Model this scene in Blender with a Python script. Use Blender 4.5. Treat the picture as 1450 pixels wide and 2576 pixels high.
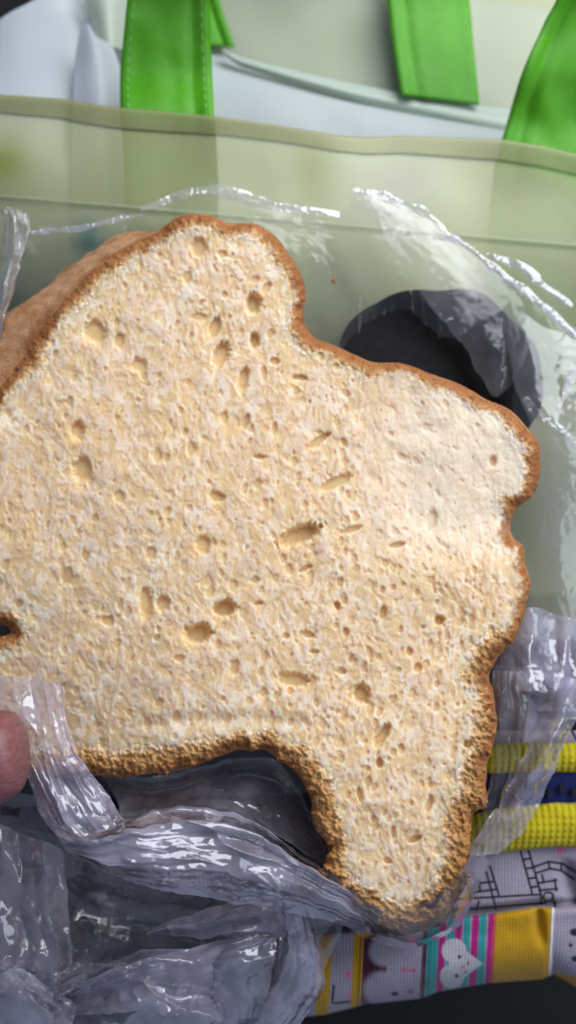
import bpy, bmesh, math, random
import numpy as np
from mathutils import Vector
for o in list(bpy.data.objects): bpy.data.objects.remove(o)
S = bpy.context.scene
COL = S.collection
# ------------------------------------------------------------------ camera
PX = 1e-4            # metres per layout unit at height 0
H = 0.2              # height of the lens above the bread
cam = bpy.data.cameras.new('camera'); co = bpy.data.objects.new('camera', cam); COL.objects.link(co)
co.location = (0, 0, H); S.camera = co
cam.sensor_fit = 'VERTICAL'; cam.sensor_height = 36; cam.lens = 18 / (1288 * PX / H)
cam.clip_start = 0.01; cam.clip_end = 20
cam.dof.use_dof = True; cam.dof.focus_distance = 0.194; cam.dof.aperture_fstop = 7.5
S.render.resolution_x = 576; S.render.resolution_y = 1024
# ------------------------------------------------------------------ light
W = bpy.data.worlds.new('World'); S.world = W; W.use_nodes = True
bg = W.node_tree.nodes['Background']; bg.inputs[0].default_value = (0.62, 0.74, 1.0, 1); bg.inputs[1].default_value = 0.30
def area(name, loc, target, sx, sy, power, col):
    l = bpy.data.lights.new(name, 'AREA'); l.shape = 'RECTANGLE'; l.size = sx; l.size_y = sy
    l.energy = power; l.color = col
    o = bpy.data.objects.new(name, l); COL.objects.link(o); o.location = loc
    o.rotation_euler = (Vector(target) - Vector(loc)).to_track_quat('-Z', 'Y').to_euler()
    return o
area('window_light', (0.23, 0.40, 0.31), (0.02, 0.05, -0.02), 0.56, 0.46, 4.5, (0.95, 0.98, 1.0))
area('side_fill_light', (0.62, -0.02, 0.42), (0.0, -0.02, -0.02), 0.3, 0.4, 1.0, (0.86, 0.93, 1.0))  # added bluish fill for glints on the lower film, not a window
S.view_settings.view_transform = 'Standard'; S.view_settings.look = 'None'
S.view_settings.exposure = 0; S.view_settings.gamma = 1
S.cycles.transparent_max_bounces = 24; S.cycles.max_bounces = 10
S.cycles.caustics_reflective = False; S.cycles.caustics_refractive = False

# ------------------------------------------------------------------ helpers
def P(x, y, z):                                   # layout (x right, y down) at height z -> metres
    k = PX * (H - z) / H
    return (np.asarray(x, float) - 725) * k, (1288 - np.asarray(y, float)) * k, np.asarray(z, float)
rng = np.random.default_rng(7)
TAB = rng.random((256, 256))
def vnoise(x, y, seed=0):
    x = np.asarray(x, float) + seed * 17.31; y = np.asarray(y, float) + seed * 41.77
    xi = np.floor(x).astype(int); yi = np.floor(y).astype(int)
    fx = x - xi; fy = y - yi
    fx = fx * fx * (3 - 2 * fx); fy = fy * fy * (3 - 2 * fy)
    a = TAB[xi & 255, yi & 255]; b = TAB[(xi + 1) & 255, yi & 255]
    c = TAB[xi & 255, (yi + 1) & 255]; d = TAB[(xi + 1) & 255, (yi + 1) & 255]
    return (a * (1 - fx) + b * fx) * (1 - fy) + (c * (1 - fx) + d * fx) * fy
def fbm(x, y, seed=0, octv=4):
    s = 0; a = 0.5; t = 0
    for k in range(octv):
        s = s + a * vnoise(x * 2 ** k, y * 2 ** k, seed + k * 3); t += a; a *= 0.5
    return s / t
def plin(t, seed):                                # piecewise linear random folds
    t = np.asarray(t, float) + seed * 13.7
    i = np.floor(t).astype(int); f = t - i
    r = TAB[seed % 256]
    return r[i & 255] * (1 - f) + r[(i + 1) & 255] * f - 0.5
def sstep(a, b, x):
    t = np.clip((x - a) / (b - a), 0, 1); return t * t * (3 - 2 * t)
def crumple(X, Y, seed, n, amp, per, ang=(0, math.pi), warp=25):
    r = random.Random(seed); z = np.zeros_like(X)
    dirn = ang[1] - ang[0] < 1.7; warp = 12 if dirn else warp; ms = 9 if dirn else 3.2
    wx = (fbm(X / 130, Y / 130, seed + 5, 2) - .5) * warp * 2
    wy = (fbm(X / 130, Y / 130, seed + 9, 2) - .5) * warp * 2
    for k in range(n):
        a = r.uniform(*ang); p = per * r.uniform(.55, 1.6)
        d = ((X + wx) * math.cos(a) + (Y + wy) * math.sin(a)) / p
        m = sstep(.3, .75, vnoise(X / (per * ms), Y / (per * ms), seed + 20 + k))
        z += amp * (p / per) * plin(d, seed * 3 + k + 1) * (0.35 + m)
    return z / math.sqrt(n)
def cr(pts, n):                                   # Catmull-Rom through pts (k,...) -> n samples
    p = np.asarray(pts, float); k = len(p)
    if k == 2:
        t = np.linspace(0, 1, n).reshape((-1,) + (1,) * (p.ndim - 1)); return p[0] * (1 - t) + p[1] * t
    q = np.concatenate([2 * p[:1] - p[1:2], p, 2 * p[-1:] - p[-2:-1]])
    t = np.linspace(0, k - 1 - 1e-9, n); i = np.floor(t).astype(int); f = (t - i).reshape((-1,) + (1,) * (p.ndim - 1))
    a, b, c, d = q[i], q[i + 1], q[i + 2], q[i + 3]
    return 0.5 * (2 * b + (c - a) * f + (2 * a - 5 * b + 4 * c - d) * f ** 2 + (3 * b - a - 3 * c + d) * f ** 3)
def patch(rows, nu, nv):
    r = np.array([cr(row, nu) for row in rows]); g = cr(r, nv)
    return g[..., 0], g[..., 1], g[..., 2]
def raw_mesh(name, V, F, mat, smooth=True, col=None):
    me = bpy.data.meshes.new(name); V = np.asarray(V, np.float32)
    if isinstance(F, np.ndarray):
        n, k = F.shape
        me.vertices.add(len(V)); me.vertices.foreach_set('co', V.ravel())
        me.loops.add(n * k); me.loops.foreach_set('vertex_index', F.astype(np.int32).ravel())
        me.polygons.add(n); me.polygons.foreach_set('loop_start', np.arange(0, n * k, k, dtype=np.int32))
        me.update(calc_edges=True)
    else:
        me.from_pydata(V.tolist(), [], F)
    if smooth: me.polygons.foreach_set('use_smooth', np.ones(len(me.polygons), bool))
    if col is not None:
        at = me.color_attributes.new('tint', 'FLOAT_COLOR', 'POINT')
        c = np.ones((len(V), 4), np.float32); c[:, :3] = col; at.data.foreach_set('color', c.ravel())
    me.materials.append(mat); me.validate(); me.update()
    return me
def link(name, me, parent=None):
    o = bpy.data.objects.new(name, me); COL.objects.link(o)
    if parent is not None: o.parent = parent; o.matrix_parent_inverse = parent.matrix_world.inverted()
    return o
def gridF(nv, nu):
    i = np.arange(nv * nu).reshape(nv, nu)
    return np.stack([i[:-1, :-1], i[1:, :-1], i[1:, 1:], i[:-1, 1:]], -1).reshape(-1, 4)
def sheet(name, X, Y, Z, mat, parent, col=None, smooth=True, thick=0):
    x, y, z = P(X, Y, Z); V = np.stack([x, y, z], -1).reshape(-1, 3)
    o = link(name, raw_mesh(name, V, gridF(*X.shape), mat, smooth, None if col is None else col.reshape(-1, 3)), parent)
    if thick:
        m = o.modifiers.new('thickness', 'SOLIDIFY'); m.thickness = thick; m.offset = -1
    return o
def thing(name, label, cat, loc, group=None):
    o = bpy.data.objects.new(name, None); COL.objects.link(o); o.location = loc; o.empty_display_size = .01
    o['label'] = label; o['category'] = cat
    if group: o['group'] = group
    bpy.context.view_layer.update(); return o
def box_mesh(name, sx, sy, sz, mat, bev=0.0):
    bm = bmesh.new(); bmesh.ops.create_cube(bm, size=1)
    bmesh.ops.scale(bm, vec=(sx, sy, sz), verts=bm.verts)
    if bev: bmesh.ops.bevel(bm, geom=bm.edges[:], offset=bev, segments=2, affect='EDGES')
    me = bpy.data.meshes.new(name); bm.to_mesh(me); bm.free(); me.materials.append(mat); return me

# ------------------------------------------------------------------ materials
class NT:
    def __init__(s, name):
        s.m = bpy.data.materials.new(name); s.m.use_nodes = True; s.t = s.m.node_tree; s.t.nodes.clear()
        s.out = s.n('ShaderNodeOutputMaterial')
    def n(s, t, **kw):
        k = s.t.nodes.new(t)
        for a, b in kw.items():
            if a in k.inputs.keys(): k.inputs[a].default_value = b
            else: setattr(k, a, b)
        return k
    def l(s, a, b): s.t.links.new(a, b)
    def bump(s, tex, strength, dist):
        b = s.n('ShaderNodeBump'); b.inputs['Strength'].default_value = strength; b.inputs['Distance'].default_value = dist
        s.l(tex, b.inputs['Height']); return b.outputs[0]
def noise_out(t, scale, detail=3, stretch=None):
    tc = t.n('ShaderNodeTexCoord'); n = t.n('ShaderNodeTexNoise', Scale=scale, Detail=detail)
    if stretch:
        mp = t.n('ShaderNodeMapping'); mp.inputs['Scale'].default_value = stretch
        t.l(tc.outputs['Object'], mp.inputs[0]); t.l(mp.outputs[0], n.inputs['Vector'])
    else: t.l(tc.outputs['Object'], n.inputs['Vector'])
    return n.outputs['Fac']
def surf(name, color=None, rough=.6, nscale=900, var=.15, bump=.2, bdist=.0003, sheen=0, sss=0, stretch=None, spec=.5):
    t = NT(name); p = t.n('ShaderNodeBsdfPrincipled'); p.inputs['Roughness'].default_value = rough
    p.inputs['Specular IOR Level'].default_value = spec
    if sheen: p.inputs['Sheen Weight'].default_value = sheen
    if sss:
        p.inputs['Subsurface Weight'].default_value = sss; p.inputs['Subsurface Scale'].default_value = .0038
        p.inputs['Subsurface Radius'].default_value = (1, .6, .3)
    nz = noise_out(t, nscale, 4, stretch)
    mx = t.n('ShaderNodeMix', data_type='RGBA', blend_type='MULTIPLY'); mx.inputs[0].default_value = 1
    rp = t.n('ShaderNodeMapRange'); rp.inputs[1].default_value = .25; rp.inputs[2].default_value = .75
    rp.inputs[3].default_value = 1 - var; rp.inputs[4].default_value = 1 + var; t.l(nz, rp.inputs[0])
    if color is None:
        a = t.n('ShaderNodeAttribute', attribute_name='tint'); t.l(a.outputs['Color'], mx.inputs[6])
    else: mx.inputs[6].default_value = (*color, 1)
    t.l(rp.outputs[0], mx.inputs[7]); t.l(mx.outputs[2], p.inputs['Base Color'])
    if bump: t.l(t.bump(nz, bump, bdist), p.inputs['Normal'])
    t.l(p.outputs[0], t.out.inputs[0]); return t.m
def film(name, haze, rough=.1, refl=1.6, nscale=350, bump=.25, tint=(.9, .9, 1.0), bdist=.0012):
    t = NT(name)
    nz = noise_out(t, nscale, 4); nb = t.bump(nz, bump, bdist)
    tr = t.n('ShaderNodeBsdfTransparent', Color=(.985, .985, .985, 1))
    gl = t.n('ShaderNodeBsdfGlossy', Roughness=rough); gl.inputs['Color'].default_value = (.95, .97, 1, 1)
    t.l(nb, gl.inputs['Normal'])
    di = t.n('ShaderNodeBsdfDiffuse', Color=(*tint, 1)); tl = t.n('ShaderNodeBsdfTranslucent', Color=(*tint, 1))
    t.l(nb, di.inputs['Normal']); t.l(nb, tl.inputs['Normal'])
    m0 = t.n('ShaderNodeMixShader'); m0.inputs[0].default_value = .4; t.l(di.outputs[0], m0.inputs[1]); t.l(tl.outputs[0], m0.inputs[2])
    m1 = t.n('ShaderNodeMixShader'); t.l(tr.outputs[0], m1.inputs[1]); t.l(m0.outputs[0], m1.inputs[2])
    n2 = noise_out(t, 120, 3); rg = t.n('ShaderNodeMapRange'); rg.inputs[1].default_value = .3; rg.inputs[2].default_value = .7
    rg.inputs[3].default_value = haze * .5; rg.inputs[4].default_value = haze * 1.5; t.l(n2, rg.inputs[0]); t.l(rg.outputs[0], m1.inputs[0])
    fr = t.n('ShaderNodeFresnel', IOR=1.5); t.l(nb, fr.inputs['Normal'])
    mm = t.n('ShaderNodeMath', operation='MULTIPLY'); mm.inputs[1].default_value = refl; mm.use_clamp = True; t.l(fr.outputs[0], mm.inputs[0])
    m2 = t.n('ShaderNodeMixShader'); t.l(mm.outputs[0], m2.inputs[0]); t.l(m1.outputs[0], m2.inputs[1]); t.l(gl.outputs[0], m2.inputs[2])
    t.l(m2.outputs[0], t.out.inputs[0]); return t.m
def frosted(name, color=None, clear=.4, rough=.35, trl=.5):
    t = NT(name)
    if color is None:
        a = t.n('ShaderNodeAttribute', attribute_name='tint'); c = a.outputs['Color']
    else:
        r = t.n('ShaderNodeRGB'); r.outputs[0].default_value = (*color, 1); c = r.outputs[0]
    nz = noise_out(t, 260, 4); nb = t.bump(nz, .08, .001)
    di = t.n('ShaderNodeBsdfDiffuse'); tl = t.n('ShaderNodeBsdfTranslucent'); tr = t.n('ShaderNodeBsdfTransparent')
    for k in (di, tl): t.l(c, k.inputs['Color'])
    wh = t.n('ShaderNodeMix', data_type='RGBA'); wh.inputs[0].default_value = .75; wh.inputs[7].default_value = (1, 1, 1, 1)
    t.l(c, wh.inputs[6]); t.l(wh.outputs[2], tr.inputs['Color'])
    gl = t.n('ShaderNodeBsdfGlossy', Roughness=rough); t.l(nb, gl.inputs['Normal']); t.l(nb, di.inputs['Normal'])
    m0 = t.n('ShaderNodeMixShader'); m0.inputs[0].default_value = trl; t.l(di.outputs[0], m0.inputs[1]); t.l(tl.outputs[0], m0.inputs[2])
    m1 = t.n('ShaderNodeMixShader'); m1.inputs[0].default_value = clear; t.l(m0.outputs[0], m1.inputs[1]); t.l(tr.outputs[0], m1.inputs[2])
    fr = t.n('ShaderNodeFresnel', IOR=1.45); t.l(nb, fr.inputs['Normal'])
    m2 = t.n('ShaderNodeMixShader'); t.l(fr.outputs[0], m2.inputs[0]); t.l(m1.outputs[0], m2.inputs[1]); t.l(gl.outputs[0], m2.inputs[2])
    t.l(m2.outputs[0], t.out.inputs[0]); return t.m
def satin(name, color):
    t = NT(name); p = t.n('ShaderNodeBsdfPrincipled', Roughness=.4); p.inputs['Specular IOR Level'].default_value = .4
    tc = t.n('ShaderNodeTexCoord'); w = t.n('ShaderNodeTexWave', Scale=640, Distortion=2.5); w.bands_direction = 'DIAGONAL'
    t.l(tc.outputs['Object'], w.inputs['Vector'])
    nz = noise_out(t, 300, 3)
    mx = t.n('ShaderNodeMix', data_type='RGBA'); mx.inputs[6].default_value = (*[c * .75 for c in color], 1); mx.inputs[7].default_value = (*[c * 1.3 for c in color], 1)
    ad = t.n('ShaderNodeMath', operation='ADD'); h = t.n('ShaderNodeMath', operation='MULTIPLY'); h.inputs[1].default_value = .35
    t.l(w.outputs['Fac'], h.inputs[0]); h2 = t.n('ShaderNodeMath', operation='MULTIPLY'); h2.inputs[1].default_value = .65
    t.l(nz, h2.inputs[0]); t.l(h.outputs[0], ad.inputs[0]); t.l(h2.outputs[0], ad.inputs[1])
    t.l(ad.outputs[0], mx.inputs[0]); t.l(mx.outputs[2], p.inputs['Base Color'])
    t.l(t.bump(w.outputs['Fac'], .3, .0003), p.inputs['Normal']); t.l(p.outputs[0], t.out.inputs[0]); return t.m
def knit(name, color=None, scale=420, rough=.85, bst=.35, bd=.0003):
    t = NT(name); p = t.n('ShaderNodeBsdfPrincipled', Roughness=rough); p.inputs['Sheen Weight'].default_value = .1
    p.inputs['Specular IOR Level'].default_value = .15
    tc = t.n('ShaderNodeTexCoord')
    w1 = t.n('ShaderNodeTexWave', Scale=scale, Distortion=.8); w1.bands_direction = 'X'
    w2 = t.n('ShaderNodeTexWave', Scale=scale, Distortion=.8); w2.bands_direction = 'Y'
    for w in (w1, w2): t.l(tc.outputs['Object'], w.inputs['Vector'])
    ml = t.n('ShaderNodeMath', operation='MULTIPLY'); t.l(w1.outputs['Fac'], ml.inputs[0])
    a2 = t.n('ShaderNodeMath', operation='MULTIPLY_ADD'); a2.inputs[1].default_value = .5; a2.inputs[2].default_value = .5
    t.l(w2.outputs['Fac'], a2.inputs[0]); t.l(a2.outputs[0], ml.inputs[1])
    nz = noise_out(t, 700, 4)
    rp = t.n('ShaderNodeMapRange'); rp.inputs[3].default_value = .8; rp.inputs[4].default_value = 1.2; t.l(nz, rp.inputs[0])
    mx = t.n('ShaderNodeMix', data_type='RGBA', blend_type='MULTIPLY'); mx.inputs[0].default_value = 1
    if color is None:
        a = t.n('ShaderNodeAttribute', attribute_name='tint'); t.l(a.outputs['Color'], mx.inputs[6])
    else: mx.inputs[6].default_value = (*color, 1)
    t.l(rp.outputs[0], mx.inputs[7]); t.l(mx.outputs[2], p.inputs['Base Color'])
    t.l(t.bump(ml.outputs[0], bst, bd), p.inputs['Normal']); t.l(p.outputs[0], t.out.inputs[0]); return t.m

M_crumb = surf('bread_crumb', None, .8, 1500, .06, .15, .0003, spec=.2, sss=.85)
M_crust = surf('bread_crust', None, .62, 1300, .28, .5, .0005, spec=.3)
M_film = film('thin_clear_film', .06, .12, 1.5, bump=.12)
M_film_fold = film('folded_clear_film', .36, .08, 2.4, bump=.05, tint=(.80, .73, .95))
M_film_flap = film('flap_clear_film', .08, .1, .9)
M_back_film = film('flat_clear_film', .05, .1, 1.1)
M_film_loose = film('loose_clear_film', .19, .09, 2.4, bump=.05, tint=(.74, .72, .92))
M_film_hollow = film('hollow_clear_film', .24, .1, 2.4, bump=.05, tint=(.80, .72, .88))
M_film_dense = film('gathered_clear_film', .26, .12, 3.0, bump=.15)
M_panel = frosted('frosted_tote_plastic', None, .66, .35, .3)
M_back = frosted('frosted_back_plastic', None, .2, .4, .4)
M_strap = satin('green_satin_ribbon', (.085, .37, .004))
M_stitch = surf('pale_green_thread', (.25, .62, .16), .6, 900, .1, .1)
M_cloth = surf('black_woven_cloth', (.012, .012, .014), .9, 1500, .4, .6, .0006, sheen=.1, spec=.15)
M_print = knit('printed_fabric', None, 330)
M_tape = knit('yellow_woven_tape', (.50, .41, .01), 170, .8, .55, .0008)
M_navy = knit('navy_zip_tape', (.008, .014, .085), 330)
M_tooth = surf('black_zip_plastic', (.008, .01, .02), .35, 900, .1, .1)
M_skin = surf('pink_skin', (.22, .078, .08), .45, 420, .3, .5, .0005, sss=.25, stretch=(1, 2.2, 1))
M_black = surf('black_soft_plastic', (.012, .012, .013), .8, 500, .3, .2, .0004, spec=.15)

# ------------------------------------------------------------------ ground
gx, gy = np.meshgrid(np.linspace(-2500, 3800, 160), np.linspace(-2500, 4600, 160))
gz = -.135 + .012 * (fbm(gx / 500, gy / 500, 3, 3) - .5)
g = link('ground', raw_mesh('ground', np.stack([(gx - 725) * PX * 2, (1288 - gy) * PX * 2, gz], -1).reshape(-1, 3), gridF(160, 160), M_cloth))
g['kind'] = 'structure'

# ------------------------------------------------------------------ bread slice
OUT = [(0,977),(30,937),(65,897),(85,857),(115,817),(150,772),(190,727),(225,690),(260,664),(310,632),(360,607),(400,590),(430,560),(465,541),(515,542),(545,550),(575,567),(635,565),(665,577),(695,599),(720,637),
 (745,672),(760,702),(767,752),(757,782),(765,822),(790,852),(835,872),(890,892),(935,917),(990,915),(1045,927),(1085,947),(1135,962),(1190,987),(1235,1012),(1270,1027),(1305,1057),(1325,1079),(1352,1107),(1357,1169),(1350,1224),(1330,1254),(1300,1269),(1290,1299),(1281,1320),(1287,1359),(1315,1374),(1320,1429),(1332,1469),(1322,1514),(1310,1559),(1290,1607),(1265,1629),(1245,1664),(1225,1700),
 (1240,1767),(1247,1807),(1240,1867),(1225,1927),(1225,2012),(1213,2037),(1187,2050),(1182,2117),(1174,2172),(1185,2202),(1165,2237),(1145,2277),(1120,2312),(1075,2337),(1010,2352),(955,2327),(915,2297),(880,2262),(845,2222),(820,2192),(832,2147),(825,2112),(790,2080),(790,2027),(770,1977),(750,1937),(720,1922),(685,1892),(645,1882),(600,1883),(550,1902),(450,1927),(370,1944),(310,1954),(250,1950),(150,1945),(60,1940),(-60,1925),(-170,1880),(-215,1790),(-190,1690),(-90,1625),(0,1604),(38,1590),(20,1572),(-30,1560),(-150,1530),(-225,1400),(-220,1250),(-140,1110),(-50,1035)]
o_ = np.array(OUT, float)
cl = []
for i in range(len(o_)):                          # closed Catmull-Rom
    a, b, c, d = o_[i - 1], o_[i], o_[(i + 1) % len(o_)], o_[(i + 2) % len(o_)]
    for f in np.linspace(0, 1, 7)[:-1]:
        cl.append(.5 * (2 * b + (c - a) * f + (2 * a - 5 * b + 4 * c - d) * f * f + (3 * b - a - 3 * c + d) * f ** 3))
cl = np.array(cl)
tn = np.roll(cl, -1, 0) - np.roll(cl, 1, 0); tn /= np.linalg.norm(tn, axis=1)[:, None]
nrm = np.stack([tn[:, 1], -tn[:, 0]], 1)          # outward (clockwise in y-down)
jit = (fbm(cl[:, 0] / 14, cl[:, 1] / 14, 31, 3) - .5) * 16 + (vnoise(cl[:, 0] / 5, cl[:, 1] / 5, 33) - .5) * 5
lowright = sstep(1500, 1750, cl[:, 1])
cl = cl + nrm * ((jit + (vnoise(cl[:, 0] / 7, cl[:, 1] / 7, 35) - .5) * 9) * (.6 + .8 * lowright))[:, None]
STEP = 2.4
xs = np.arange(-250, 1385, STEP); ys = np.arange(520, 2375, STEP)
BX, BY = np.meshgrid(xs, ys)
def sdf(px, py):
    n = len(px); best = np.full(n, 1e9, np.float32); inside = np.zeros(n, bool)
    px = px.astype(np.float32); py = py.astype(np.float32); c32 = cl.astype(np.float32)
    for i in range(len(c32)):
        ax, ay = c32[i]; bx, by = c32[(i + 1) % len(c32)]
        ex, ey = bx - ax, by - ay
        t = np.clip(((px - ax) * ex + (py - ay) * ey) / (ex * ex + ey * ey + 1e-9), 0, 1)
        np.minimum(best, (px - ax - t * ex) ** 2 + (py - ay - t * ey) ** 2, out=best)
        if ay != by:
            cnd = ((ay > py) != (by > py)); xc = ax + (py - ay) / (by - ay) * ex
            inside ^= cnd & (px < xc)
    return np.sqrt(best) * np.where(inside, 1, -1)
# coarse-to-fine: the distance field on a half-resolution grid, then bilinear
D2 = sdf(BX[::2, ::2].ravel(), BY[::2, ::2].ravel()).reshape(BX[::2, ::2].shape)
jj = np.arange(BX.shape[0]) / 2; ii = np.arange(BX.shape[1]) / 2
j0 = np.minimum(jj.astype(int), D2.shape[0] - 2); i0 = np.minimum(ii.astype(int), D2.shape[1] - 2)
fj = (jj - j0)[:, None]; fi = (ii - i0)[None, :]
DD = (D2[j0][:, i0] * (1 - fi) + D2[j0][:, i0 + 1] * fi) * (1 - fj) + (D2[j0 + 1][:, i0] * (1 - fi) + D2[j0 + 1][:, i0 + 1] * fi) * fj
gyy, gxx = np.gradient(DD, STEP)
gl_ = np.sqrt(gxx ** 2 + gyy ** 2) + 1e-6; gxx /= gl_; gyy /= gl_
# relief of the crumb (metres)
def base_z(x, y):
    z = -.012 + .019 * sstep(500, 2350, y) - .004 * sstep(500, -200, x)
    z = z + .0022 * (fbm(x / 260, y / 260, 2, 2) - .5)
    cre = 1410 + (x - 950) * .03 + 46 * (fbm(x / 70, y * 0, 8, 3) - .5)       # the bent lobe on the right
    wgt = sstep(850, 1150, x)
    z = z + wgt * (-.0024 * sstep(60, -130, y - cre) + .0005 * np.exp(-((y - cre) / 26) ** 2))
    z = z + wgt * .004 * sstep(-60, -380, y - cre)
    gro = 1826 - 18 * np.sin((x - 350) / 450 * 3.1)
    z = z - .012 * sstep(700, -250, x) * sstep(1300, 1950, y)
    z = z - .0009 * np.exp(-((y - gro - 12 * (fbm(x / 60, y * 0, 5, 2) - .5)) / 20) ** 2) * sstep(330, 420, x) * sstep(830, 740, x)
    return z
ang = .9 - 1.5 * sstep(200, 1300, BX) + .9 * sstep(1400, 2000, BY)
wx_ = (fbm(BX / 70, BY / 70, 61, 2) - .5) * 30; wy_ = (fbm(BX / 70, BY / 70, 63, 2) - .5) * 30
X1, Y1 = BX + wx_, BY + wy_
strand = .55 * fbm(X1 / 9, Y1 / 13, 41, 3) + .45 * fbm(X1 / 17, Y1 / 24, 43, 3)
fine = fbm(X1 / 6, Y1 / 9, 47, 2)
pore = np.zeros_like(BX)
HOLES = [(636,767,20,27,0,1),(641,857,14,22,0,1.1),(541,825,15,28,15,.7),(558,893,20,40,18,.9),(612,955,13,34,12,.9),(690,910,15,12,0,.6),(755,950,20,9,8,.8),
 (197,1080,20,28,0,.8),(207,1180,25,38,0,.7),(240,835,28,30,0,.5),(300,855,15,22,10,.5),(350,920,22,18,0,.5),(800,1108,40,10,-35,.9),(845,1215,52,15,-25,.7),(752,1345,62,23,-22,1.3),
 (880,1332,30,10,-15,.7),(653,1150,18,7,0,.8),(545,1250,24,15,10,.7),(512,1372,20,26,0,.6),(367,1518,16,42,-5,.8),(410,1521,17,22,20,.7),(270,1562,18,15,30,.6),(565,1530,31,22,-8,1.3),
 (497,1592,38,26,-12,1.2),(775,1597,22,10,15,.7),(1105,1560,14,15,0,1),(963,1540,12,18,10,.8),(848,1522,9,13,-10,1.2),(910,1745,22,28,-10,1.1),(740,1708,44,18,10,.8),(962,1852,14,40,30,1),
 (1175,1873,12,10,0,1.2),(1080,2025,10,22,20,.8),(1046,2110,19,9,-25,1),(905,2000,9,20,-10,.8),(990,2095,7,17,0,.7),(770,1430,22,7,-25,.8),(1085,1310,18,30,10,.4),(450,1655,16,10,0,.6),
 (650,1518,13,6,-10,.9),(590,1680,12,22,10,.6),(640,1460,14,10,0,.5),(1000,1370,22,9,-15,.8),(1240,1160,12,16,0,.7),(1010,1150,16,10,20,.3),(870,1590,9,12,10,.7),(1030,1640,9,13,0,.7),(860,1690,14,9,0,.7),
 (500,800,26,12,0,.35),(620,1060,10,25,15,.6),(690,1080,8,20,10,.5),(565,1050,10,18,0,.6),(300,1250,14,20,0,.4),(170,1450,18,26,0,.35),(480,1130,12,20,0,.45),(380,1390,14,18,0,.4),(1050,1680,13,13,0,.8),
 (955,1920,12,14,0,.9),(1010,1880,9,10,0,.6),(940,2060,9,12,0,.6),(975,2165,12,9,20,.7),(1130,1950,9,14,10,.5),(790,1640,14,7,0,.7),(720,1600,10,8,0,.6),(1100,2140,9,12,0,.5),(500,625,22,28,0,.45),(560,640,14,12,0,.4),(470,700,12,20,0,.4)]
rr = random.Random(5)
rnd = []
tries = 0
while len(rnd) < 2000 and tries < 30000:
    tries += 1
    x, y = rr.uniform(-200, 1330), rr.uniform(570, 2330)
    ww = .35 + .65 * float(sstep(300, 900, x)) * float(sstep(1100, 1500, y)) + .15
    if rr.random() > ww: continue
    s = rr.choice([1, 1, 1.2, 1.4, 1.8, 2.3]); r0 = rr.uniform(3.2, 5.2) * s
    rnd.append((x, y, r0 * rr.uniform(.75, 1.1), r0 * rr.uniform(1, 1.8), rr.uniform(-10, 35) - 55 * float(sstep(600, 1100, x)) * float(sstep(1500, 1200, y)), rr.uniform(.25, .75)))
def stamp(x, y, rx, ry, a, dep):
    R = max(rx, ry) * 1.6
    c0, c1 = np.searchsorted(xs, [x - R, x + R]); r0, r1 = np.searchsorted(ys, [y - R, y + R])
    if c1 - c0 < 2 or r1 - r0 < 2: return
    xx = X1[r0:r1, c0:c1] - x - 0; yy = Y1[r0:r1, c0:c1] - y
    wob = 1 + (fine[r0:r1, c0:c1] - .5) * .35 + (strand[r0:r1, c0:c1] - .5) * .5
    xx = BX[r0:r1, c0:c1] - x + .35 * wx_[r0:r1, c0:c1] * min(1, rx / 25); yy = BY[r0:r1, c0:c1] - y + .35 * wy_[r0:r1, c0:c1] * min(1, ry / 25)
    t = math.radians(a); u = (xx * math.cos(t) + yy * math.sin(t)) / rx; v = (-xx * math.sin(t) + yy * math.cos(t)) / ry
    q = np.sqrt(u * u + v * v) * wob
    h = dep * sstep(1.13, .6, q)
    pore[r0:r1, c0:c1] = np.maximum(pore[r0:r1, c0:c1], h)
for (x, y, rx, ry, a, d) in rnd: stamp(x, y, rx, ry, a, (d if x < 900 or y > 1410 else d * .7) * min(1, .35 + min(rx, ry) / 14) * .0012)
for (x, y, rx, ry, a, d) in HOLES: stamp(x, y, rx, ry, a, d * (.0010 + min(rx, ry) * .00009))
edge_n = fbm(BX / 26, BY / 26, 71, 3)
cw = 32 + 52 * (fbm(BX / 80, BY / 80, 73, 3) - .4)                             # crust thickness seen on the cut face
cw = cw + 42 * sstep(1560, 1640, BY) * sstep(950, 1180, BX) * (1 - .45 * sstep(1690, 1760, BY)) + 34 * sstep(1830, 1900, BY) * sstep(880, 760, BX)
cw = cw + 36 * sstep(2180, 2280, BY) + 16 * sstep(1800, 1950, BY)
cw = cw - 20 * sstep(1060, 1150, BX) * sstep(1250, 1320, BY) * sstep(1560, 1400, BY)
ct = np.clip(1 - (DD + (edge_n - .5) * 40) / np.maximum(cw, 8), 0, 1.3)        # 1 at rind, 0 in the crumb
rough_crust = sstep(.05, .5, ct)
ZR = base_z(BX, BY)
pm = 1 - .85 * np.clip(pore / .0009, 0, 1); lobe = sstep(800, 1120, BX + 160 * (fbm(BX / 120, BY / 120, 151, 2) - .5)) * sstep(1450, 1310, BY); calm = 1 - .35 * lobe
cellf = fbm(X1 / 13, Y1 / 18, 141, 2); cell = np.maximum(sstep(.53, .33, strand), sstep(.50, .30, cellf))
ZR = ZR + ((strand - .5) * .00032 + (fine - .5) * .00024 - cell * .0002) * pm * calm
ZR = ZR + .0011 * (fbm(X1 / 55, Y1 / 55, 181, 2) - .5)
ZR = ZR - pore * (1 - .6 * rough_crust)
ZR = ZR + rough_crust * ((fbm(BX / 9, BY / 9, 81, 3) - .5) * (.0011 + .0014 * sstep(1500, 1900, BY)))
rim = np.clip(1 - DD / 26, 0, 1); ZR = ZR - .0022 * rim ** 2
crk = np.abs(BY - (2287 - (BX - 1060) * .62 + 10 * np.sin(BX / 9))); ZR = ZR - .004 * np.exp(-(crk / 7) ** 2) * sstep(1040, 1065, BX) * sstep(1120, 1095, BX)
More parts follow.
